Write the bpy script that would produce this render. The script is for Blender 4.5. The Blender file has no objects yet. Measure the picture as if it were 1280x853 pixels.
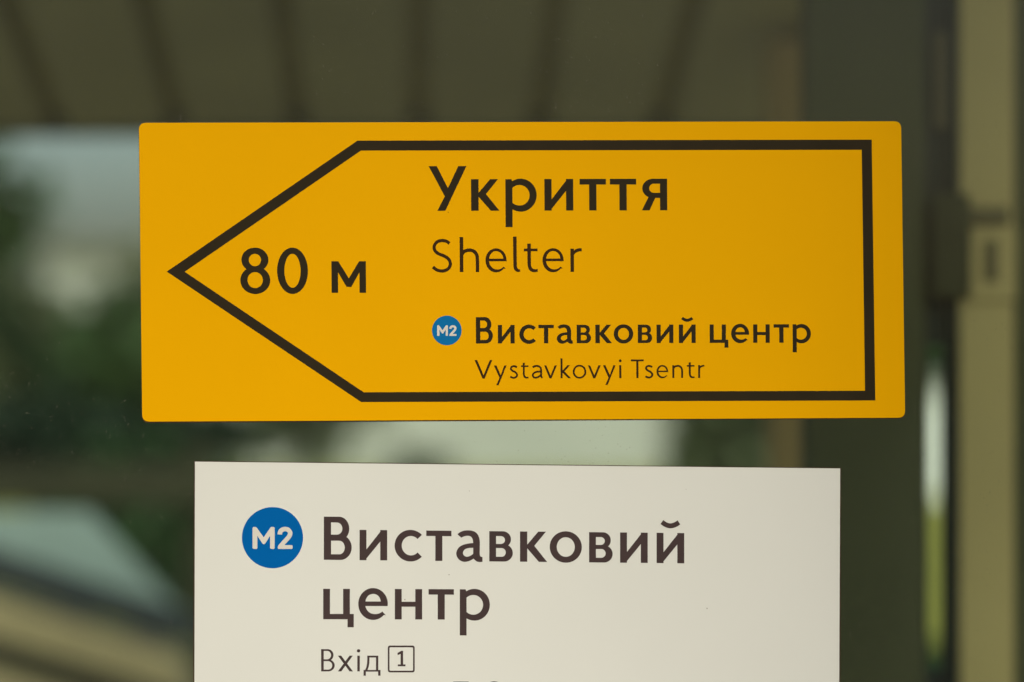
import bpy, bmesh, math, random
from mathutils import Vector, Matrix
from mathutils.geometry import tessellate_polygon

# ------------------------------------------------------------------ camera, sky, sun, exposure
SC = bpy.context.scene
COL = SC.collection
PX = 0.0006                       # one photo pixel on the sign plane, metres
LENS, SENSOR = 85.0, 36.0
S = PX * 1280 / SENSOR * LENS     # camera to glass, about 1.81 m
ZC = 1.65                         # eye height
cam = bpy.data.cameras.new('camera')
cam.lens, cam.sensor_width, cam.clip_end, cam.clip_start = LENS, SENSOR, 2000, 0.05
cam.dof.use_dof = True
cam.dof.focus_distance = S
cam.dof.aperture_fstop = 2.05
co = bpy.data.objects.new('camera', cam); COL.objects.link(co)
co.location = (0, -S, ZC); co.rotation_euler = (math.pi / 2, 0, 0)
SC.camera = co

SUN_EL, SUN_AZ = math.radians(40), math.radians(168)     # azimuth clockwise from +Y: behind the camera
w = bpy.data.worlds.new('World'); SC.world = w; w.use_nodes = True
nt = w.node_tree; nt.nodes.clear()
sky = nt.nodes.new('ShaderNodeTexSky'); sky.sky_type = 'NISHITA'; sky.sun_disc = False
sky.sun_elevation = SUN_EL; sky.sun_rotation = SUN_AZ
sky.air_density, sky.dust_density, sky.ozone_density = 1.0, 4.0, 1.0
bg = nt.nodes.new('ShaderNodeBackground'); bg.inputs['Strength'].default_value = 0.135
out = nt.nodes.new('ShaderNodeOutputWorld')
nt.links.new(sky.outputs[0], bg.inputs[0]); nt.links.new(bg.outputs[0], out.inputs[0])
sl = bpy.data.lights.new('sun', 'SUN'); sl.energy = 1.45; sl.angle = math.radians(35); sl.color = (1, .95, .86)
so = bpy.data.objects.new('sun', sl); COL.objects.link(so)
sd = Vector((math.sin(SUN_AZ) * math.cos(SUN_EL), math.cos(SUN_AZ) * math.cos(SUN_EL), math.sin(SUN_EL)))
so.rotation_euler = sd.to_track_quat('Z', 'Y').to_euler()
so.location = sd * 30
SC.view_settings.view_transform = 'Standard'; SC.view_settings.look = 'None'
SC.view_settings.gamma = 1; SC.view_settings.exposure = 0.0; SC.view_settings.use_curve_mapping = False
SC.cycles.use_denoising = True
SC.cycles.max_bounces = 10; SC.cycles.transparent_max_bounces = 16

# ------------------------------------------------------------------ materials
def nodes(m):
    m.use_nodes = True
    n = m.node_tree.nodes; return n, m.node_tree.links, n['Principled BSDF']
def mat(name, col, rough=.5, var=.12, scale=8, spec=.4, metal=0, bump=0, detail=4, speck=None):
    """principled surface, colour broken up by object-space noise; optional sparse dark specks"""
    m = bpy.data.materials.new(name); n, l, b = nodes(m)
    tc = n.new('ShaderNodeTexCoord')
    ns = n.new('ShaderNodeTexNoise'); ns.inputs['Scale'].default_value = scale; ns.inputs['Detail'].default_value = detail
    l.new(tc.outputs['Object'], ns.inputs['Vector'])
    cr = n.new('ShaderNodeValToRGB')
    cr.color_ramp.elements[0].position, cr.color_ramp.elements[1].position = .3, .7
    cr.color_ramp.elements[0].color = tuple(c * (1 - var) for c in col) + (1,)
    cr.color_ramp.elements[1].color = tuple(min(1, c * (1 + var)) for c in col) + (1,)
    l.new(ns.outputs['Fac'], cr.inputs[0])
    colour = cr.outputs[0]
    if speck:
        vo = n.new('ShaderNodeTexVoronoi'); vo.inputs['Scale'].default_value = 62
        l.new(tc.outputs['Object'], vo.inputs['Vector'])
        lt = n.new('ShaderNodeMath'); lt.operation = 'LESS_THAN'; lt.inputs[1].default_value = .034
        l.new(vo.outputs['Distance'], lt.inputs[0])
        sp = n.new('ShaderNodeSeparateColor'); l.new(vo.outputs['Color'], sp.inputs[0])
        pick = n.new('ShaderNodeMath'); pick.operation = 'LESS_THAN'; pick.inputs[1].default_value = .10
        l.new(sp.outputs[0], pick.inputs[0])
        mu = n.new('ShaderNodeMath'); mu.operation = 'MULTIPLY'; l.new(lt.outputs[0], mu.inputs[0]); l.new(pick.outputs[0], mu.inputs[1])
        m2 = n.new('ShaderNodeMath'); m2.operation = 'MULTIPLY'; m2.inputs[1].default_value = .55; l.new(mu.outputs[0], m2.inputs[0])
        mx = n.new('ShaderNodeMix'); mx.data_type = 'RGBA'
        l.new(m2.outputs[0], mx.inputs['Factor']); l.new(colour, mx.inputs['A']); mx.inputs['B'].default_value = tuple(speck) + (1,)
        colour = mx.outputs['Result']
    l.new(colour, b.inputs['Base Color'])
    b.inputs['Roughness'].default_value = rough; b.inputs['Specular IOR Level'].default_value = spec; b.inputs['Metallic'].default_value = metal
    if bump:
        bp = n.new('ShaderNodeBump'); bp.inputs['Strength'].default_value = bump; bp.inputs['Distance'].default_value = .002
        l.new(ns.outputs['Fac'], bp.inputs['Height']); l.new(bp.outputs[0], b.inputs['Normal'])
    return m
def leaf_mat(name, col):
    m = bpy.data.materials.new(name); n, l, b = nodes(m)
    oi = n.new('ShaderNodeNewGeometry')
    hv = n.new('ShaderNodeHueSaturation'); hv.inputs['Color'].default_value = tuple(col) + (1,)
    mr = n.new('ShaderNodeMapRange'); mr.inputs['To Min'].default_value = .5; mr.inputs['To Max'].default_value = 1.5
    l.new(oi.outputs['Random Per Island'], mr.inputs[0]); l.new(mr.outputs[0], hv.inputs['Value'])
    l.new(hv.outputs[0], b.inputs['Base Color']); b.inputs['Roughness'].default_value = .6
    tr = n.new('ShaderNodeBsdfTranslucent'); l.new(hv.outputs[0], tr.inputs[0])
    mx = n.new('ShaderNodeMixShader'); mx.inputs[0].default_value = .3
    l.new(b.outputs[0], mx.inputs[1]); l.new(tr.outputs[0], mx.inputs[2]); l.new(mx.outputs[0], n['Material Output'].inputs[0])
    return m
def glass_mat(name, tint, dust=True, refl=.2):
    m = bpy.data.materials.new(name); n, l, b = nodes(m); n.remove(b)
    tr = n.new('ShaderNodeBsdfTransparent'); tr.inputs[0].default_value = tuple(tint) + (1,)
    gl = n.new('ShaderNodeBsdfGlossy'); gl.inputs['Roughness'].default_value = .03
    fr = n.new('ShaderNodeFresnel'); fr.inputs['IOR'].default_value = 1.5
    fm = n.new('ShaderNodeMath'); fm.operation = 'MULTIPLY'; fm.inputs[1].default_value = refl; l.new(fr.outputs[0], fm.inputs[0])
    mx = n.new('ShaderNodeMixShader'); l.new(fm.outputs[0], mx.inputs[0]); l.new(tr.outputs[0], mx.inputs[1]); l.new(gl.outputs[0], mx.inputs[2])
    last = mx.outputs[0]
    if dust:
        tc = n.new('ShaderNodeTexCoord')
        def specks(scale, size, share):
            vo = n.new('ShaderNodeTexVoronoi'); vo.inputs['Scale'].default_value = scale; l.new(tc.outputs['Object'], vo.inputs['Vector'])
            sp = n.new('ShaderNodeSeparateColor'); l.new(vo.outputs['Color'], sp.inputs[0])
            rad = n.new('ShaderNodeMath'); rad.operation = 'MULTIPLY'; rad.inputs[1].default_value = size; l.new(sp.outputs[1], rad.inputs[0])
            lt = n.new('ShaderNodeMath'); lt.operation = 'LESS_THAN'; l.new(vo.outputs['Distance'], lt.inputs[0]); l.new(rad.outputs[0], lt.inputs[1])
            # clustered: kept only where a broad noise is high
            ns = n.new('ShaderNodeTexNoise'); ns.inputs['Scale'].default_value = 11; ns.inputs['Detail'].default_value = 3; l.new(tc.outputs['Object'], ns.inputs['Vector'])
            pw = n.new('ShaderNodeMapRange'); pw.inputs[1].default_value = .42; pw.inputs[2].default_value = .75; pw.inputs[3].default_value = share * .15; pw.inputs[4].default_value = share
            l.new(ns.outputs['Fac'], pw.inputs[0])
            pk = n.new('ShaderNodeMath'); pk.operation = 'LESS_THAN'; l.new(sp.outputs[0], pk.inputs[0]); l.new(pw.outputs[0], pk.inputs[1])
            mu = n.new('ShaderNodeMath'); mu.operation = 'MULTIPLY'; l.new(lt.outputs[0], mu.inputs[0]); l.new(pk.outputs[0], mu.inputs[1])
            return mu.outputs[0]
        a = specks(430, .26, .40); c = specks(140, .09, .08)
        ad = n.new('ShaderNodeMath'); ad.operation = 'MAXIMUM'; l.new(a, ad.inputs[0]); l.new(c, ad.inputs[1])
        # thin even film of dust, a little streaky
        mp = n.new('ShaderNodeMapping'); mp.inputs['Scale'].default_value = (14, 14, 4); l.new(tc.outputs['Object'], mp.inputs[0])
        fn = n.new('ShaderNodeTexNoise'); fn.inputs['Scale'].default_value = 1; fn.inputs['Detail'].default_value = 5; l.new(mp.outputs[0], fn.inputs['Vector'])
        fl = n.new('ShaderNodeMapRange'); fl.inputs[1].default_value = .3; fl.inputs[2].default_value = .8; fl.inputs[3].default_value = .001; fl.inputs[4].default_value = .007
        l.new(fn.outputs['Fac'], fl.inputs[0])
        sk = n.new('ShaderNodeMath'); sk.operation = 'MULTIPLY'; sk.inputs[1].default_value = .12; l.new(ad.outputs[0], sk.inputs[0])
        su = n.new('ShaderNodeMath'); su.operation = 'ADD'; su.use_clamp = True; l.new(sk.outputs[0], su.inputs[0]); l.new(fl.outputs[0], su.inputs[1])
        df = n.new('ShaderNodeBsdfDiffuse'); df.inputs[0].default_value = (.55, .52, .40, 1)
        m2 = n.new('ShaderNodeMixShader'); l.new(su.outputs[0], m2.inputs[0]); l.new(last, m2.inputs[1]); l.new(df.outputs[0], m2.inputs[2])
        last = m2.outputs[0]
    l.new(last, n['Material Output'].inputs[0])
    return m

M = dict(
    yellow=mat('yellow_vinyl', (.87, .437, .0), .42, .022, 4, .02, speck=(.25, .10, .01)),
    white=mat('white_vinyl', (.76, .788, .725), .45, .022, 4, .1, speck=(.2, .17, .13)),
    ink=mat('dark_ink', (.030, .023, .011), .5, .08, 40, .05),
    brownink=mat('brown_ink', (.066, .046, .045), .5, .06, 40, .05),
    thinink=mat('dark_thin_ink', (.042, .021, .006), .5, .06, 40, .05),
    blue=mat('blue_print', (.0, .125, .42), .45, .03, 30, .03),
    paleblue=mat('blue_print_on_yellow', (.005, .17, .42), .45, .04, 60, .03),
    letterwhite=mat('white_print', (.72, .70, .62), .5, .03, 40, .2),
    edge_shade=mat('dark_edge_shade', (.05, .028, .014), .7, .3, 160, .2),  # dark colour standing in for the shadow line round the sign edges
    glass=glass_mat('pane_glass', (.84, .885, .835)),
    soffit=mat('olive_soffit_paint', (.38, .345, .138), .6, .08, 3),
    groove=mat('brown_soffit_backing', (.40, .34, .08), .8, .1, 6),
    column=mat('dark_olive_metal', (.088, .092, .050), .6, .1, 5, .1),
    seal=mat('black_rubber', (.012, .018, .014), .6, .15, 20),
    steel=mat('worn_grey_metal', (.12, .105, .065), .6, .15, 12, .1),
    beige=mat('beige_painted_metal', (.50, .405, .195), .6, .06, 5, .1),
    hinge=mat('dark_hinge_metal', (.058, .06, .032), .6, .15, 20, .1),
    post=mat('brown_painted_post', (.28, .21, .08), .6, .1, 5),
    stucco=mat('pale_render', (.49, .525, .50), .8, .08, 1.2),
    roofing=mat('grey_roof_sheet', (.20, .22, .20), .6, .1, 2),
    window=mat('dark_window_glass', (.05, .07, .065), .12, .1, 2),
    lawn=mat('lawn_grass', (.30, .31, .06), .9, .3, 3, .1),
    paving=mat('grey_paving', (.20, .19, .155), .85, .15, 1.5, .2),
    tan=mat('tan_stone', (.42, .36, .19), .7, .14, 4),
    rail=mat('dark_blue_steel', (.03, .045, .048), .5, .1, 6),
    sheet=mat('pale_blue_grey_panel', (.30, .41, .385), .5, .10, 3, .2),
    bark=mat('dark_bark', (.045, .05, .030), .9, .3, 9),
    slot=mat('brown_lock_slot', (.14, .115, .05), .6, .1, 20),
    kiosk=mat('white_kiosk_paint', (.82, .90, .90), .5, .02, 3),
    darkbark=mat('wet_dark_bark', (.014, .030, .013), .9, .25, 9, .1),
    beam=mat('olive_wood_beam', (.030, .034, .013), .8, .2, 5),
    leaf_d=leaf_mat('leaf_deep', (.012, .040, .014)),
    leaf_a=leaf_mat('leaf_dark', (.040, .105, .030)),
    leaf_b=leaf_mat('leaf_mid', (.060, .125, .040)),
    leaf_c=leaf_mat('leaf_dull', (.105, .140, .070)),
)

# ------------------------------------------------------------------ helpers
def at(px, py, Y):
    """the point at depth Y behind the glass that lies at that place of the photograph"""
    k = PX * (S + Y) / S
    return Vector(((px - 640) * k, Y, ZC - (py - 426.5) * k))
def link(o, parent=None):
    COL.objects.link(o); o.parent = parent; return o
def mesh_obj(name, bm, m, parent=None, origin=None):
    if origin is not None: bmesh.ops.translate(bm, verts=bm.verts, vec=-Vector(origin))
    me = bpy.data.meshes.new(name); bm.to_mesh(me); bm.free()
    me.materials.append(M[m] if isinstance(m, str) else m)
    o = bpy.data.objects.new(name, me); link(o, parent)
    if origin is not None: o.location = origin
    return o
def thing(name, label, cat, loc=(0, 0, 0), group=None):
    o = bpy.data.objects.new(name, None); o.empty_display_size = .05; link(o); o.location = loc
    return tag(o, label, cat, group)
def tag(o, label=None, cat=None, group=None, kind=None):
    if label: o['label'] = label
    if cat: o['category'] = cat
    if group: o['group'] = group
    if kind: o['kind'] = kind
    return o
def child_fix(o, root):           # geometry was made in world coordinates, the root is only moved
    o.location = o.location - root.location; return o
def hexa(pts, bev=0.0):
    """eight corners: four of the front face then four of the back face, same order"""
    bm = bmesh.new(); v = [bm.verts.new(p) for p in pts]
    for f in ((0, 1, 2, 3), (7, 6, 5, 4), (0, 4, 5, 1), (1, 5, 6, 2), (2, 6, 7, 3), (3, 7, 4, 0)): bm.faces.new([v[i] for i in f])
    bmesh.ops.recalc_face_normals(bm, faces=bm.faces)
    if bev: bmesh.ops.bevel(bm, geom=list(bm.edges), offset=bev, segments=2, affect='EDGES', profile=.6)
    return bm
def box(x0, x1, y0, y1, z0, z1, bev=0.0):
    return hexa([(x0, y0, z0), (x1, y0, z0), (x1, y0, z1), (x0, y0, z1), (x0, y1, z0), (x1, y1, z0), (x1, y1, z1), (x0, y1, z1)], bev)
def pbox(px0, py0, px1, py1, Y, depth, bev=0.0):
    a = at(px0, py1, Y); c = at(px1, py0, Y)
    return box(a.x, c.x, Y, Y + depth, a.z, c.z, bev)
def slab(quad, Y, depth, bev=0.0):
    """photo quad at depth Y made into a solid of real thickness"""
    f = [at(x, y, Y) for x, y in quad]
    return hexa(f + [p + Vector((0, depth, 0)) for p in f], bev)
def plate(shapes, y_back, thick, step=0.0):
    """flat shapes (outer, holes) in sign pixels extruded towards the viewer; each further shape a hair prouder"""
    bm = bmesh.new()
    for i, (outer, holes) in enumerate(shapes):
        yf = y_back - thick - i * step
        loops = [outer] + list(holes)
        flat = [Vector((x, y, 0)) for lp in loops for x, y in lp]
        tris = tessellate_polygon([[Vector((x, y, 0)) for x, y in lp] for lp in loops])
        def P(p, yy): return ((p[0] - 640) * PX, yy, ZC - (p[1] - 426.5) * PX)
        fr = [bm.verts.new(P(p, yf)) for p in flat]; bk = [bm.verts.new(P(p, y_back)) for p in flat]
        for t in tris:
            try: bm.faces.new([fr[j] for j in t])
            except ValueError: pass
        base = 0
        for lp in loops:
            k = len(lp)
            for j in range(k):
                a, b = base + j, base + (j + 1) % k
                try: bm.faces.new([fr[a], fr[b], bk[b], bk[a]])
                except ValueError: pass
            base += k
    bmesh.ops.recalc_face_normals(bm, faces=bm.faces)
    for f in bm.faces:            # front caps look at the viewer
        f.normal_update()
        if abs(f.normal.y) > .9 and f.normal.y > 0: f.normal_flip()
    return bm

# ------------------------------------------------------------------ ground, lawn, distant pavilion
def structure(o): return tag(o, kind='structure')
structure(mesh_obj('ground', box(-150, 150, -60, 200, -.3, 0), 'paving'))
structure(mesh_obj('lawn', box(-40, 40, 11.0, 60, -.05, .012), 'lawn'))

YP = 27.8
pav = thing('white_pavilion', 'long low white rendered pavilion beyond the lawn, seen blurred between the signs', 'building', (0, YP, 0))
a, b = at(55, 300, YP), at(1420, 300, YP)
def pv(name, bm, m): return child_fix(mesh_obj(name, bm, m, pav, None), pav)
pv('wall', box(a.x, b.x, YP, YP + 6, 0, a.z - .12), 'stucco')
pv('roof', box(a.x - .25, b.x + .25, YP - .3, YP + 6.3, a.z - .12, a.z + .06), 'roofing')
for px in (180, 330, 476, 900, 1020):
    p = at(px, 540, YP); wd = .42
    f = pv('window', box(p.x - wd / 2, p.x + wd / 2, YP - .03, YP + .02, .8, 2.1), 'window')
    fr = mesh_obj('sill', box(p.x - wd / 2 - .05, p.x + wd / 2 + .05, YP - .08, YP - .001, .73, .79), 'stucco', f)

YK = 23.2
kio = thing('white_kiosk', 'white kiosk past the lawn, seen through the narrow slit left of the beige jamb', 'kiosk', (at(1180, 0, YK).x, YK, 0))
kx = at(1180, 0, YK).x; kz = at(0, 486, YK).z
child_fix(mesh_obj('body', box(kx - .9, kx + .9, YK, YK + 1.6, .02, kz, .02), 'kiosk', kio), kio)
child_fix(mesh_obj('roof', box(kx - 1.0, kx + 1.0, YK - .1, YK + 1.7, kz, kz + .08, .01), 'roofing', kio), kio)
child_fix(mesh_obj('door', box(kx - .75, kx - .2, YK - .02, YK - .002, .05, kz - .1), 'window', kio), kio)

# ------------------------------------------------------------------ vegetation
def leaves(c, r, n, size, seed):
    rnd = random.Random(seed); bm = bmesh.new()
    clumps = []
    for _ in range(16):
        d = Vector((rnd.gauss(0, 1), rnd.gauss(0, 1), rnd.gauss(0, 1))).normalized() * rnd.uniform(.35, .85)
        clumps.append(Vector((c[0] + d.x * r[0], c[1] + d.y * r[1], c[2] + d.z * r[2])))
    for i in range(n):
        q = rnd.choice(clumps)
        p = q + Vector((rnd.gauss(0, .22) * r[0], rnd.gauss(0, .22) * r[1], rnd.gauss(0, .22) * r[2]))
        if p.z < .02: p.z = .02 + rnd.random() * .2
        s = size * rnd.uniform(.6, 1.3)
        u = Vector((rnd.gauss(0, 1), rnd.gauss(0, 1), rnd.gauss(0, 1))).normalized()
        t = u.orthogonal().normalized(); t.rotate(Matrix.Rotation(rnd.uniform(0, 6.28), 3, u)); v = u.cross(t)
        bm.faces.new([bm.verts.new(p + e) for e in (-t * s, v * s * .45 - t * .1 * s, t * s, -v * s * .45 - t * .1 * s)])
    return bm
def trunk(base, top, r0, r1, limbs=(), seg=9):
    bm = bmesh.new()
    def tube(p0, p1, a, b, n=5):
        p0, p1 = Vector(p0), Vector(p1); d = (p1 - p0).normalized(); u = d.orthogonal().normalized(); v = d.cross(u); rings = []
        for i in range(n + 1):
            t = i / n; c = p0.lerp(p1, t) + u * math.sin(t * 5 + a * 90) * a * .25 * (1 if 0 < i < n else 0); r = a + (b - a) * t
            rings.append([bm.verts.new(c + (u * math.cos(2 * math.pi * k / seg) + v * math.sin(2 * math.pi * k / seg)) * r) for k in range(seg)])
        for A, B in zip(rings, rings[1:]):
            for k in range(seg): bm.faces.new([A[k], A[(k + 1) % seg], B[(k + 1) % seg], B[k]])
        bm.faces.new(rings[0][::-1]); bm.faces.new(rings[-1])
    tube(base, top, r0, r1)
    for p, q, r in limbs: tube(p, q, r, r * .4, 3)
    bmesh.ops.recalc_face_normals(bm, faces=bm.faces)
    for f in bm.faces: f.smooth = True
    return bm
def tree(name, label, cat, px, py, Y, rpx, rpz, m, n, size, seed, group, part='crown'):
    c = at(px, py, Y); k = PX * (S + Y) / S; r = (rpx * k, rpx * k * .8, rpz * k)
    root = thing(name, label, cat, (c.x, Y, 0), group)
    ch = child_fix(mesh_obj(part, leaves(c, r, n, size, seed), m, root), root)
    lim = [((c.x, Y, c.z * .45), (c.x + sx * r[0] * .5, Y + sy * r[1] * .5, c.z + r[2] * .3), .03) for sx, sy in ((1, .3), (-.8, -.5), (.2, .9))]
    child_fix(mesh_obj('trunk' if part == 'crown' else 'stem', trunk((c.x, Y, -.02), (c.x, Y, c.z + r[2] * .2), .09 if part == 'crown' else .03, .03, lim), 'bark', root), root)
    return root
tree('garden_tree', 'dark leafy tree cut off by the left edge of the frame', 'tree', -75, 275, 17, 120, 130, 'leaf_a', 1500, .13, 3, 'trees behind the glass')
tree('garden_tree', 'dull green tree whose top meets the left edge of the yellow sign', 'tree', 200, 420, 18, 75, 90, 'leaf_c', 1100, .13, 5, 'trees behind the glass')
tree('leafy_bush', 'dark green bush, upper left, under the pale sky', 'bush', 45, 435, 13, 90, 90, 'leaf_c', 1500, .10, 7, 'bushes behind the glass', 'foliage')
tree('leafy_bush', 'dark green bush against the left edge of the yellow sign', 'bush', 165, 450, 12, 90, 85, 'leaf_b', 1600, .10, 8, 'bushes behind the glass', 'foliage')
tree('leafy_bush', 'low dark bush just above the olive beam at far left', 'bush', 95, 548, 6.4, 185, 40, 'leaf_d', 8000, .05, 9, 'bushes behind the glass', 'foliage')
tree('leafy_bush', 'dark bush left of the white sign, behind the sloping stairwell parapet', 'bush', 190, 660, 6.2, 120, 115, 'leaf_a', 7500, .05, 12, 'bushes behind the glass', 'foliage')
tree('garden_tree', 'loose grey green tree in the gap below the arrow tip', 'tree', 385, 505, 19, 95, 90, 'leaf_c', 300, .14, 10, 'trees behind the glass')
tree('leafy_bush', 'low sparse bush in the gap between the signs, below the small badge', 'bush', 525, 596, 18, 45, 34, 'leaf_c', 260, .09, 31, 'bushes behind the glass', 'foliage')
tree('leafy_bush', 'low dark bush in front of the lawn, at the foot of the slit', 'bush', 1178, 850, 9.6, 60, 30, 'leaf_a', 1500, .04, 41, 'bushes behind the glass', 'foliage')
tree('garden_tree', 'dark tree right behind the white kiosk in the slit', 'tree', 1180, 435, 26.5, 75, 55, 'leaf_a', 2600, .16, 21, 'trees behind the glass')
tree('garden_tree', 'dark tree in the gap between the signs, just left of the brown post', 'tree', 915, 520, 15, 85, 140, 'leaf_c', 1500, .12, 14, 'trees behind the glass')
def one(name, bm, m, label, cat, group=None): return tag(mesh_obj(name, bm, m), label, cat, group)
t0, t1 = at(436, 935, 8), at(-90, 277, 8)
one('leaning_trunk', trunk((t0.x, 8, -.03), t1, .075, .055, [(t1 * .35 + t0 * .65, t1 * .6 + t0 * .4 + Vector((.5, .3, .5)), .03)]), 'darkbark', 'dark tree trunk leaning to the left across the far left of the picture', 'tree trunk')

# ------------------------------------------------------------------ stairwell parapet, lower left
YS = 4.2
par = thing('stairwell_parapet', 'sloping stairwell parapet with tan coping and pale infill panel, lower left', 'parapet', (at(100, 800, YS).x, YS, 0))
def pr(name, bm, m): return child_fix(mesh_obj(name, bm, m, par), par)
pr('coping', slab([(-160, 698), (222, 820), (238, 874), (-160, 754)], YS, .16, .008), 'tan')
pr('handrail', slab([(-160, 638), (244, 770), (250, 812), (-160, 684)], YS - .02, .05, .008), 'rail')
pr('infill_panel', slab([(-160, 640), (112, 640), (232, 772), (-160, 652)], YS + .08, .012), 'sheet')
pr('skirting', slab([(-160, 760), (238, 880), (238, 906), (-160, 784)], YS + .03, .10, .006), 'bark')
g = at(0, 830, YS)
pr('plinth', hexa([Vector((at(-160, 0, YS).x, YS + .02, 0)), Vector((at(238, 0, YS).x, YS + .02, 0)), at(238, 911, YS + .02), at(-160, 789, YS + .02),
                   Vector((at(-160, 0, YS).x, YS + .14, 0)), Vector((at(238, 0, YS).x, YS + .14, 0)), at(238, 911, YS + .02) + Vector((0, .12, 0)), at(-160, 789, YS + .02) + Vector((0, .12, 0))]), 'tan')
YB = 5.0
bt = thing('beam_barrier', 'olive horizontal beam barrier behind the stairwell, left of the white sign', 'barrier', (at(60, 600, YB).x, YB, 0))
child_fix(mesh_obj('beam', slab([(-200, 580), (262, 580), (262, 632), (-200, 632)], YB, .08, .006), 'beam', bt), bt)
for px in (-150, 245):
    x = at(px, 0, YB).x; child_fix(mesh_obj('post', box(x - .035, x + .035, YB + .081, YB + .14, 0, at(0, 560, YB).z, .004), 'beam', bt), bt)

# ------------------------------------------------------------------ sloping canopy
YE = 2.69; ZE = at(0, 161, YE).z; SL = 857 / 3022.2; SK = 0.04; YN = -1.5  # YN: near overhang out of view, length set to shade the signs
can = thing('sloping_canopy', 'sloping canopy whose olive soffit boards run across the top of the picture', 'canopy', (0, YE, ZE))
def cprism(x0, x1, lift, th, y0=YN, y1=YE):
    def q(x, y, h): return Vector((x + (YE - y) * SK, y, ZE + (YE - y) * SL + h))
    return hexa([q(x0, y0, lift), q(x1, y0, lift), q(x1, y0, lift + th), q(x0, y0, lift + th), q(x0, y1, lift), q(x1, y1, lift), q(x1, y1, lift + th), q(x0, y1, lift + th)])
pitch = 150 * PX * (S + YE) / S; gap = .042
x0 = at(73, 0, YE).x
for i in range(-2, 9):
    xa = x0 + i * pitch
    child_fix(mesh_obj('soffit_board', cprism(xa + gap / 2, xa + pitch - gap / 2, 0, .016), 'soffit', can), can)
xl, xr = x0 - 2 * pitch - .02, x0 + 9 * pitch + .02
child_fix(mesh_obj('backing_board', cprism(xl, xr, .030, .02), 'groove', can), can)
child_fix(mesh_obj('roof_sheet', cprism(xl - .03, xr + .03, .055, .03, YN - .05, YE + .05), 'roofing', can), can)
child_fix(mesh_obj('edge_trim', cprism(xl, xr, -.004, .055, YE + .002, YE + .03), 'column', can), can)

child_fix(mesh_obj('shade_wall', box(.60, .68, -.95, -.02, 0, 2.75, .005), 'column', can), can)  # added out of view to darken the right side of the signs
child_fix(mesh_obj('shade_wall', box(-.84, -.76, -.75, -.02, 0, 2.75, .005), 'column', can), can)  # second unseen wall, added to dim the left side

# ------------------------------------------------------------------ column and door jamb on the right
YC = .92
zt = lambda Y: ZE + (YE - Y) * SL - .002
def vbar(px0, px1, Y, depth, z0=0, z1=None, bev=.003):
    return box(at(px0, 0, Y).x, at(px1, 0, Y).x, Y, Y + depth, z0, zt(Y + depth) - .01 if z1 is None else z1, bev)
yp = 2.2
one('brown_post', vbar(962, 1030, yp, .08), 'post', 'slim brown post standing just left of the dark metal column', 'post')
one('metal_column', vbar(1008, 1157, YC, .06, bev=.006), 'column', 'broad dark olive metal column right of both signs', 'column')
jam = thing('door_jamb', 'beige metal door jamb with lock and hinge at the right edge', 'door jamb', (at(1235, 0, YC).x, YC, 0))
def jb(name, bm, m): return child_fix(mesh_obj(name, bm, m, jam), jam)
jb('upright', vbar(1200, 1268, YC, .05), 'beige')
jb('side_trim', vbar(1188, 1198.5, YC + .004, .05, bev=.001), 'seal')
jb('side_trim', vbar(1270, 1330, YC + .012, .05, bev=.002), 'column')
def z_of(py): return at(0, py, YC).z
jb('seal', box(at(1158.5, 0, YC).x, at(1187, 0, YC).x, YC + .015, YC + .04, z_of(432), zt(YC + .04) - .02), 'seal')
jb('seal', box(at(1158.5, 0, YC).x, at(1187, 0, YC).x, YC + .015, YC + .04, 0, z_of(846)), 'seal')
jb('seal_lip', box(at(1158.5, 0, YC).x, at(1163, 0, YC).x, YC + .016, YC + .039, z_of(846) + .001, z_of(432) - .001), 'seal')
jb('seal_lip', box(at(1184.5, 0, YC).x, at(1187, 0, YC).x, YC + .016, YC + .039, z_of(846) + .001, z_of(432) - .001), 'seal')
jb('cover_strip', pbox(1168, 40, 1184, 160, YC + .003, .010, .002), 'steel')
jb('hinge', pbox(1166, 242, 1214, 372, YC - .016, .014, .004), 'hinge')
jb('strike_plate', pbox(1214, 285, 1270, 376, YC - .006, .005, .002), 'beige')
jb('lock_slot', pbox(1231, 300, 1248, 352, YC - .009, .0025, .001), 'slot')
jb('latch', pbox(1212, 258, 1262, 281, YC - .012, .011, .003), 'slot')

# ------------------------------------------------------------------ glass pane
one('glass_pane', box(-1.1, 1.1, 0, .008, 0, 2.72), 'glass', 'large dusty glass pane that carries both signs', 'glass pane')

# ------------------------------------------------------------------ letterforms, drawn from the lettering on the signs
def arc(cx, cy, rx, ry, a0, a1, n=40):
    return [(cx + rx * math.cos(math.radians(a0 + (a1 - a0) * i / n)), cy + ry * math.sin(math.radians(a0 + (a1 - a0) * i / n))) for i in range(n + 1)]
def poly(*p): return (list(p), [])
def rect(x0, y0, x1, y1): return ([(x0, y0), (x1, y0), (x1, y1), (x0, y1)], [])
def full(cx, cy, rx, ry): return arc(cx, cy, rx, ry, 0, 360 - 360 / 56, 55)
def ring(cx, cy, rx, ry, icx, icy, irx, iry, a0=None, a1=None):
    if a0 is None: return (full(cx, cy, rx, ry), [full(icx, icy, irx, iry)])
    return (arc(cx, cy, rx, ry, a0, a1) + arc(icx, icy, irx, iry, a1, a0), [])
def dshape(x0, xs, x1, y0, y1):
    return [(x0, y0)] + arc(xs, (y0 + y1) / 2, x1 - xs, (y1 - y0) / 2, -90, 90, 22) + [(x0, y1)]
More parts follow.
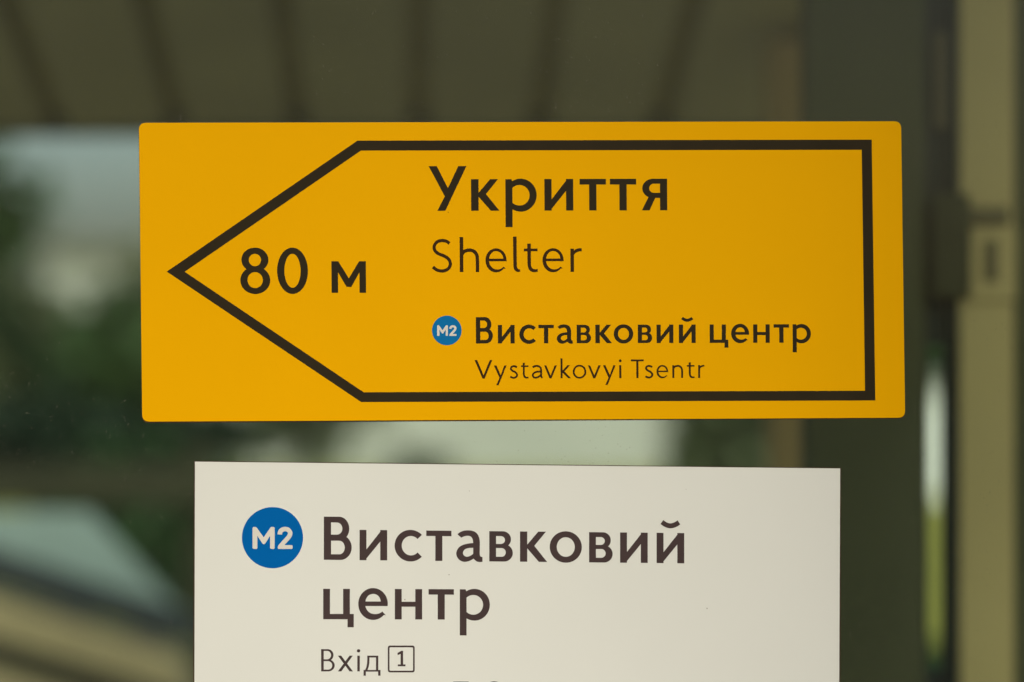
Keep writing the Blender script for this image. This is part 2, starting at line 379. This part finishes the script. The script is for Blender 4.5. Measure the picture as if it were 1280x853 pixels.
def catmull(pts, n=7):
    P = [pts[0]] + list(pts) + [pts[-1]]; r = []
    for i in range(1, len(P) - 2):
        p0, p1, p2, p3 = P[i - 1:i + 3]
        for k in range(n):
            t = k / n
            r.append(tuple(.5 * (2 * p1[c] + (p2[c] - p0[c]) * t + (2 * p0[c] - 5 * p1[c] + 4 * p2[c] - p3[c]) * t * t + (3 * p1[c] - p0[c] - 3 * p2[c] + p3[c]) * t ** 3) for c in (0, 1)))
    r.append(tuple(pts[-1])); return r
def stroke(pts, wd, smooth=True):
    c = catmull(pts) if smooth else list(pts); L, R = [], []
    for i, p in enumerate(c):
        a, b = c[max(i - 1, 0)], c[min(i + 1, len(c) - 1)]
        dx, dy = b[0] - a[0], b[1] - a[1]; d = math.hypot(dx, dy) or 1
        nx, ny = -dy / d * wd / 2, dx / d * wd / 2
        L.append((p[0] + nx, p[1] + ny)); R.append((p[0] - nx, p[1] - ny))
    return (L + R[::-1], [])
def ee(cx, cy, rx, ry, rightbar, lowbar, term_o, term_i, inner, hole):
    a = math.degrees(math.asin((lowbar - cy) / ry))
    o = [(rightbar, lowbar)] + arc(cx, cy, rx, ry, a - 6, -322 + 5, 60) + [term_o, term_i]
    o += catmull([term_i] + inner)[1:]
    return (o, [catmull(hole)])
# char: (left, baseline, x-height, shapes)
B = {
 'У': (48, 512, 316, [poly((48, 64), (130, 64), (240, 285), (345, 64), (427, 64), (213, 512), (132, 512), (208, 368))]),
 'к': (840, 491, 301, [rect(840, 190, 912, 491), poly((900, 334), (1022, 190), (1098, 190), (982, 332), (1110, 491), (1028, 491), (900, 344))]),
 'р': (745, 524, 404, [poly((745, 121), (823, 121), (835, 160), (835, 735), (745, 735)), ring(940, 326, 205, 211, 925, 327, 130, 132, -140, 140)]),
 'и': (437, 478, 302, [rect(437, 176, 506, 478), rect(644, 176, 713, 478), poly((470, 416), (657, 176), (713, 176), (713, 204), (644, 290), (492, 478), (437, 478))]),
 'т': (0, 302, 302, [rect(0, 0, 252, 54), rect(91, 30, 161, 302)]),
 'я': (975, 507, 316, [rect(1160, 191, 1232, 507), ([(2 * 1108 - x, y) for x, y in dshape(1020, 1126, 1233, 191, 383)], [[(2 * 1108 - x, y) for x, y in dshape(1056, 1116, 1164, 240, 332)]]),
        poly((1046, 372), (1125, 360), (1112, 383), (1055, 507), (978, 507))]),
 'В': (80, 478, 302, [(dshape(80, 235, 334, 47, 285), [dshape(152, 210, 265, 104, 226)]), (dshape(80, 245, 358, 228, 478), [dshape(152, 235, 289, 286, 422)])]),
 'с': (787, 478, 302, [ring(945, 329, 158, 158, 950, 329, 92, 97, 44, 316)]),
 'а': (203, 484, 302, [(catmull([(215, 216), (240, 196), (280, 180), (325, 176), (365, 181), (400, 198), (425, 230), (438, 280), (438, 350), (438, 415), (446, 436), (465, 441)]) + catmull([(465, 488), (440, 492), (410, 486), (385, 468), (372, 452)]) +
        catmull([(372, 300), (368, 270), (356, 245), (338, 233), (315, 230), (285, 235), (252, 250)]), []),
        (catmull([(400, 303), (340, 305), (270, 322), (225, 352), (203, 400), (210, 440), (235, 473), (275, 490), (310, 488), (345, 476), (375, 458), (400, 440)]), [catmull([(372, 350), (330, 352), (290, 366), (270, 397), (278, 425), (305, 440), (335, 434), (360, 420), (372, 410)])])]),
 'в': (533, 487, 302, [(dshape(533, 670, 750, 185, 345), [dshape(601, 648, 690, 233, 312)]), (dshape(533, 682, 768, 315, 487), [dshape(601, 655, 698, 352, 440)])]),
 'о': (0, 306, 302, [ring(160.5, 155, 160.5, 157, 160.5, 155, 90, 98)]),
 'ц': (98, 522, 404, [rect(98, 118, 188, 522), rect(363, 118, 453, 522), rect(98, 452, 505, 522), rect(422, 452, 505, 628)]),
 'е': (565, 522, 404, [ee(762, 318, 197, 212, 955, 345, (932, 468), (885, 418), [(845, 443), (792, 453), (735, 443), (690, 410), (667, 372), (660, 345)],
        [(660, 285), (673, 243), (708, 200), (765, 183), (815, 197), (850, 235), (865, 285)])]),
 'н': (0, 404, 404, [rect(0, 0, 91, 404), rect(272, 0, 363, 404), rect(50, 169, 300, 234)]),
 'м': (887, 472, 280, [poly((887, 192), (948, 192), (1041, 343), (1133, 192), (1193, 192), (1193, 472), (1135, 472), (1135, 290), (1063, 420), (1020, 420), (945, 290), (945, 472), (887, 472))]),
 '8': (77, 472, 280, [ring(208, 178, 120, 108, 208, 180, 54, 55), ring(210, 360, 133, 122, 209, 358, 68, 71)]),
 '0': (404, 472, 280, [ring(541, 276, 137, 206, 541, 276, 72, 151)]),
}
B['й'] = (437, 478, 302, B['и'][3] + [stroke([(490, 68), (530, 94), (575, 105), (620, 94), (660, 70)], 48)])
B['Т'] = (0, 428, 302, [rect(0, 0, 290, 56), rect(110, 30, 182, 428)])
B['О'] = (0, 431, 302, [ring(200, 215, 200, 217, 200, 215, 126, 156)])
L = {
 'S': (80, 403, 233, [stroke([(257, 117), (225, 95), (180, 88), (135, 100), (106, 138), (110, 185), (145, 218), (205, 243), (248, 275), (265, 320), (250, 362), (215, 386), (175, 392), (130, 382), (90, 352)], 32)]),
 'h': (358, 403, 233, [rect(358, 53, 394, 403), stroke([(382, 222), (405, 197), (455, 184), (500, 196), (528, 232), (535, 285), (535, 345), (535, 403)], 34)]),
 'n': (358, 403, 233, [rect(358, 172, 394, 403), stroke([(382, 222), (405, 197), (455, 184), (500, 196), (528, 232), (535, 285), (535, 345), (535, 403)], 34)]),
 'e': (615, 403, 233, [ee(721, 287, 106, 120, 829, 296, (817, 370), (797, 350), [(770, 370), (735, 378), (698, 370), (668, 343), (656, 318), (652, 296)],
        [(652, 270), (662, 235), (690, 203), (722, 195), (757, 205), (785, 235), (795, 270)])]),
 'l': (892, 403, 233, [poly((892, 50), (928, 50), (929, 345), (933, 362), (945, 375), (962, 378), (962, 402), (940, 404), (916, 396), (900, 376), (894, 345))]),
 't': (1000, 403, 233, [rect(1000, 170, 1137, 197), (
        [(1034, 120), (1070, 120), (1070, 325)] + catmull([(1071, 340), (1078, 358), (1095, 374), (1115, 377), (1137, 373)]) + catmull([(1137, 400), (1110, 406), (1075, 400), (1050, 380), (1038, 345), (1035, 315)]), [])]),
 'r': (935, 635, 367, [rect(935, 270, 990, 635), (catmull([(980, 318), (1010, 285), (1050, 268), (1085, 263), (1113, 266)]) + catmull([(1113, 312), (1080, 312), (1040, 325), (1005, 350), (980, 385)]), [])]),
 'V': (440, 626, 121, [poly((440, 453), (464, 453), (524, 596), (583, 453), (606, 453), (534, 628), (514, 628))]),
 'y': (622, 626, 121, [poly((622, 505), (645, 505), (685, 596), (718, 505), (740, 505), (664, 690), (642, 690), (673, 622))]),
 's': (768, 626, 121, [stroke([(838, 522), (812, 512), (788, 518), (781, 536), (795, 554), (824, 570), (839, 592), (830, 612), (803, 621), (774, 610)], 18)]),
 'a': (977, 626, 121, [stroke([(985, 522), (1010, 511), (1038, 512), (1058, 526), (1065, 552), (1065, 596), (1068, 614), (1078, 621)], 18), stroke([(1066, 561), (1024, 565), (994, 579), (986, 601), (1000, 618), (1025, 618), (1050, 605), (1066, 588)], 17)]),
 'v': (1093, 626, 121, [poly((1093, 505), (1114, 505), (1153, 600), (1192, 505), (1213, 505), (1162, 627), (1143, 627))]),
 'k': (5, 626, 121, [rect(5, 438, 24, 626), poly((16, 562), (69, 503), (95, 503), (42, 562), (103, 626), (77, 626), (16, 566))]),
 'o': (120, 626, 121, [ring(184, 565, 64, 65, 184, 565, 46, 49)]),
 'i': (557, 626, 121, [rect(557, 505, 577, 626), (full(567, 463, 13, 13), [])]),
 'T': (667, 626, 121, [rect(667, 451, 788, 468), rect(718, 460, 738, 626)]),
 'В': (65, 385, 193, [(dshape(65, 145, 217, 112, 257), [dshape(97, 140, 187, 133, 237)]), (dshape(65, 150, 232, 239, 385), [dshape(97, 150, 202, 259, 364)])]),
 'х': (272, 385, 193, [poly((272, 192), (312, 192), (456, 385), (415, 385)), poly((415, 192), (455, 192), (313, 385), (272, 385))]),
 'і': (510, 385, 193, [rect(510, 192, 541, 385), (full(525, 132, 21, 20), [])]),
 'д': (587, 385, 193, [([(633, 192), (768, 192), (768, 368), (795, 368), (795, 438), (766, 438), (766, 388), (615, 388), (615, 438), (587, 438), (587, 368), (607, 368), (622, 330), (630, 285), (633, 240)],
        [[(660, 214), (740, 214), (740, 368), (636, 368), (650, 330), (658, 285), (660, 240)]])]),
 '1': (1003, 322, 189, [poly((1003, 160), (1050, 133), (1073, 133), (1073, 322), (1042, 322), (1042, 170), (1006, 186)), rect(1008, 300, 1102, 322)]),
}
def glyph(font, ch, x, base, xh, slope=0.0, shear=0.0, xref=0.0):
    gx, gb, gh, shapes = font[ch]; k = xh / gh
    def T(p):
        X = x + (p[0] - gx) * k; dy = (p[1] - gb) * k
        return (X + shear * dy, base + dy + slope * (X - xref))
    return [([T(p) for p in o], [[T(p) for p in h] for h in hs]) for o, hs in shapes]
LET_T, LET_S = .00012, .00003
def word(root, label, font, letters, base, xh, m, yb, slope=0.0, shear=0.0, name='word'):
    e = bpy.data.objects.new(name, None); e.empty_display_size = .01; link(e, root); e['label'] = label
    for ch, x in letters:
        sh = glyph(font, ch, x, base, xh, slope, shear, letters[0][1])
        child_fix(mesh_obj('letter', plate(sh, yb, LET_T, LET_S), m, e), root)
    return e
def badge(root, cx, cy, r, m, label, yb):
    k = r / 383.0
    T = lambda p: (cx + (p[0] - 460) * k, cy + (p[1] - 422) * k)
    d = mesh_obj('metro_badge', plate([(full(cx, cy, r, r), [])], yb, .00012), m, root); child_fix(d, root); d['label'] = label
    mm = [poly((210, 300), (222, 288), (250, 288), (262, 296), (350, 418), (434, 296), (446, 288), (475, 288), (487, 300), (487, 552), (476, 563), (440, 563), (430, 552), (430, 398), (368, 496), (352, 506), (334, 496), (270, 398), (270, 552), (260, 563), (221, 563), (210, 552))]
    tw = [stroke([(552, 382), (556, 352), (578, 325), (617, 314), (656, 324), (681, 360), (670, 402), (640, 440), (600, 484), (552, 540)], 56), poly((526, 535), (540, 515), (702, 515), (711, 524), (711, 554), (702, 563), (534, 563), (526, 554))]
    for sh in (mm, tw):
        sh = [([T(p) for p in o], []) for o, h in sh]
        mesh_obj('letter', plate(sh, yb - .00012, .00008, LET_S), 'letterwhite', d)
    return d
def rounded(c, r, n=6):
    """rounded polygon from corner points given in order"""
    o = []
    for i, p in enumerate(c):
        a, b = Vector(c[i - 1]), Vector(c[(i + 1) % len(c)]); p = Vector(p)
        u, v = (a - p).normalized(), (b - p).normalized(); s, e = p + u * r, p + v * r
        for k in range(n + 1):
            t = k / n; q = s * (1 - t) ** 2 + p * 2 * t * (1 - t) + e * t * t; o.append((q.x, q.y))
    return o

# ------------------------------------------------------------------ yellow shelter sign
YS0 = -.0003
ys = thing('shelter_sign', 'yellow rounded sign with black arrow outline pointing left, on the glass', 'sign', (at(652, 527, 0).x, 0, at(652, 527, 0).z))
def yp_(name, bm, m): return child_fix(mesh_obj(name, bm, m, ys), ys)
yp_('edge_shade_sheet', plate([(rounded([(173.4, 154.3), (1126.3, 152.2), (1131.2, 523.6), (178, 529.0)], 8.5), [])], YS0, .0005), 'edge_shade')  # dark sheet, larger below and left, painted in as the edge shadow
yp_('panel', plate([(rounded([(174, 154), (1126, 152), (1131, 522.3), (178.2, 527.2)], 9), [])], YS0 - .0005, .0006), 'yellow')
F = YS0 - .0011
yp_('arrow_outline', plate([([(208.8, 339.8), (447, 176.2), (1089.3, 175), (1093.8, 500.7), (451.6, 502.7)], [[(231.2, 340), (451.4, 188.6), (1076.8, 187.6), (1080.9, 488.6), (454.8, 490.5)]])], F, LET_T), 'ink')
word(ys, 'large bold distance 80 м', B, [('8', 300.8), ('0', 346.8), ('м', 414.7)], 366.4, 39.4, 'ink', F, -.001, .008)
word(ys, 'large bold word Укриття', B, [('У', 536.2), ('к', 589), ('р', 631.9), ('и', 680.6), ('т', 724.6), ('т', 762.4), ('я', 801.9)], 263.9, 39.4, 'ink', F, -.0024, .006)
word(ys, 'thin word Shelter', L, [('S', 540), ('h', 574.8), ('e', 606.9), ('l', 641.5), ('t', 655), ('e', 678.1), ('r', 713.1)], 340.4, 29.1, 'thinink', F, -.002, .006)
word(ys, 'small bold word Виставковий', B, [('В', 595), ('и', 622.4), ('с', 649.2), ('т', 673.1), ('а', 696), ('в', 720.9), ('к', 744.2), ('о', 767.1), ('в', 797.2), ('и', 820.6), ('й', 848.5)], 429.5, 23.0, 'ink', F, -.0022, .006)
word(ys, 'small bold word центр', B, [('ц', 887), ('е', 913.8), ('н', 941.3), ('т', 966.9), ('р', 990.6)], 428.8, 23.0, 'ink', F, -.0022, .006)
word(ys, 'small thin word Vystavkovyi', L, [('V', 593.4), ('y', 617.6), ('s', 637), ('t', 651.2), ('a', 664.8), ('v', 680.2), ('k', 700.7), ('o', 715.9), ('v', 734.9), ('y', 753.8), ('i', 774)], 473.2, 16.07, 'thinink', F, -.002, .006)
word(ys, 'small thin word Tsentr', L, [('T', 788.6), ('s', 805.9), ('e', 820.5), ('n', 840.3), ('t', 858.5), ('r', 872.6)], 472.8, 16.07, 'thinink', F, -.002, .006)
badge(ys, 558.6, 413.3, 18.5, 'paleblue', 'small blue round badge with white M2', F)

# ------------------------------------------------------------------ white station sign
ws = thing('station_sign', 'white sign with brown lettering and a round blue badge, below the yellow sign', 'sign', (at(646, 1130, 0).x, 0, at(646, 1130, 0).z))
def wp_(name, bm, m): return child_fix(mesh_obj(name, bm, m, ws), ws)
wp_('edge_shade_sheet', plate([([(242.5, 576.3), (1051.5, 584.8), (1049.1, 1131), (241.1, 1131)], [])], YS0, .0005), 'edge_shade')  # oversize dark sheet painted in for the thin dark line along the edges
wp_('panel', plate([([(244, 577.2), (1049.9, 585.7), (1047.4, 1130), (242.7, 1130)], [])], YS0 - .0005, .0006), 'white')
word(ws, 'large bold brown word Виставковий', B, [('В', 405), ('и', 449.6), ('с', 493.4), ('т', 532.9), ('а', 570.4), ('в', 611.6), ('к', 650), ('о', 687.1), ('в', 736.3), ('и', 775), ('й', 820.6)], 699.7, 37.75, 'brownink', F, .0098)
word(ws, 'large bold brown word центр', B, [('ц', 404.2), ('е', 448), ('н', 493.7), ('т', 535.8), ('р', 574.8)], 773.9, 37.9, 'brownink', F, .003)
word(ws, 'thin brown word Вхід', L, [('В', 401.6), ('х', 422.6), ('і', 446.8), ('д', 454.6)], 839.1, 19.6, 'brownink', F)
fr = wp_('number_frame', plate([(rounded([(484.9, 806.9), (518.5, 806.9), (518.5, 840.4), (484.9, 840.4)], 3.2), [rounded([(487, 809), (516.4, 809), (516.4, 838.3), (487, 838.3)], 1.6)])], F, LET_T), 'brownink')
fr['label'] = 'rounded brown frame round the number 1'
mesh_obj('letter', plate(glyph(L, '1', 496.9, 832.7, 19.2), F, LET_T, LET_S), 'brownink', fr)
word(ws, 'tops of two brown letters cut off by the lower edge', B, [('Т', 566.8), ('О', 604.5)], 880, 19.8, 'thinink', F)
badge(ws, 340.9, 672.1, 38.2, 'blue', 'large blue round badge with white M2', F)
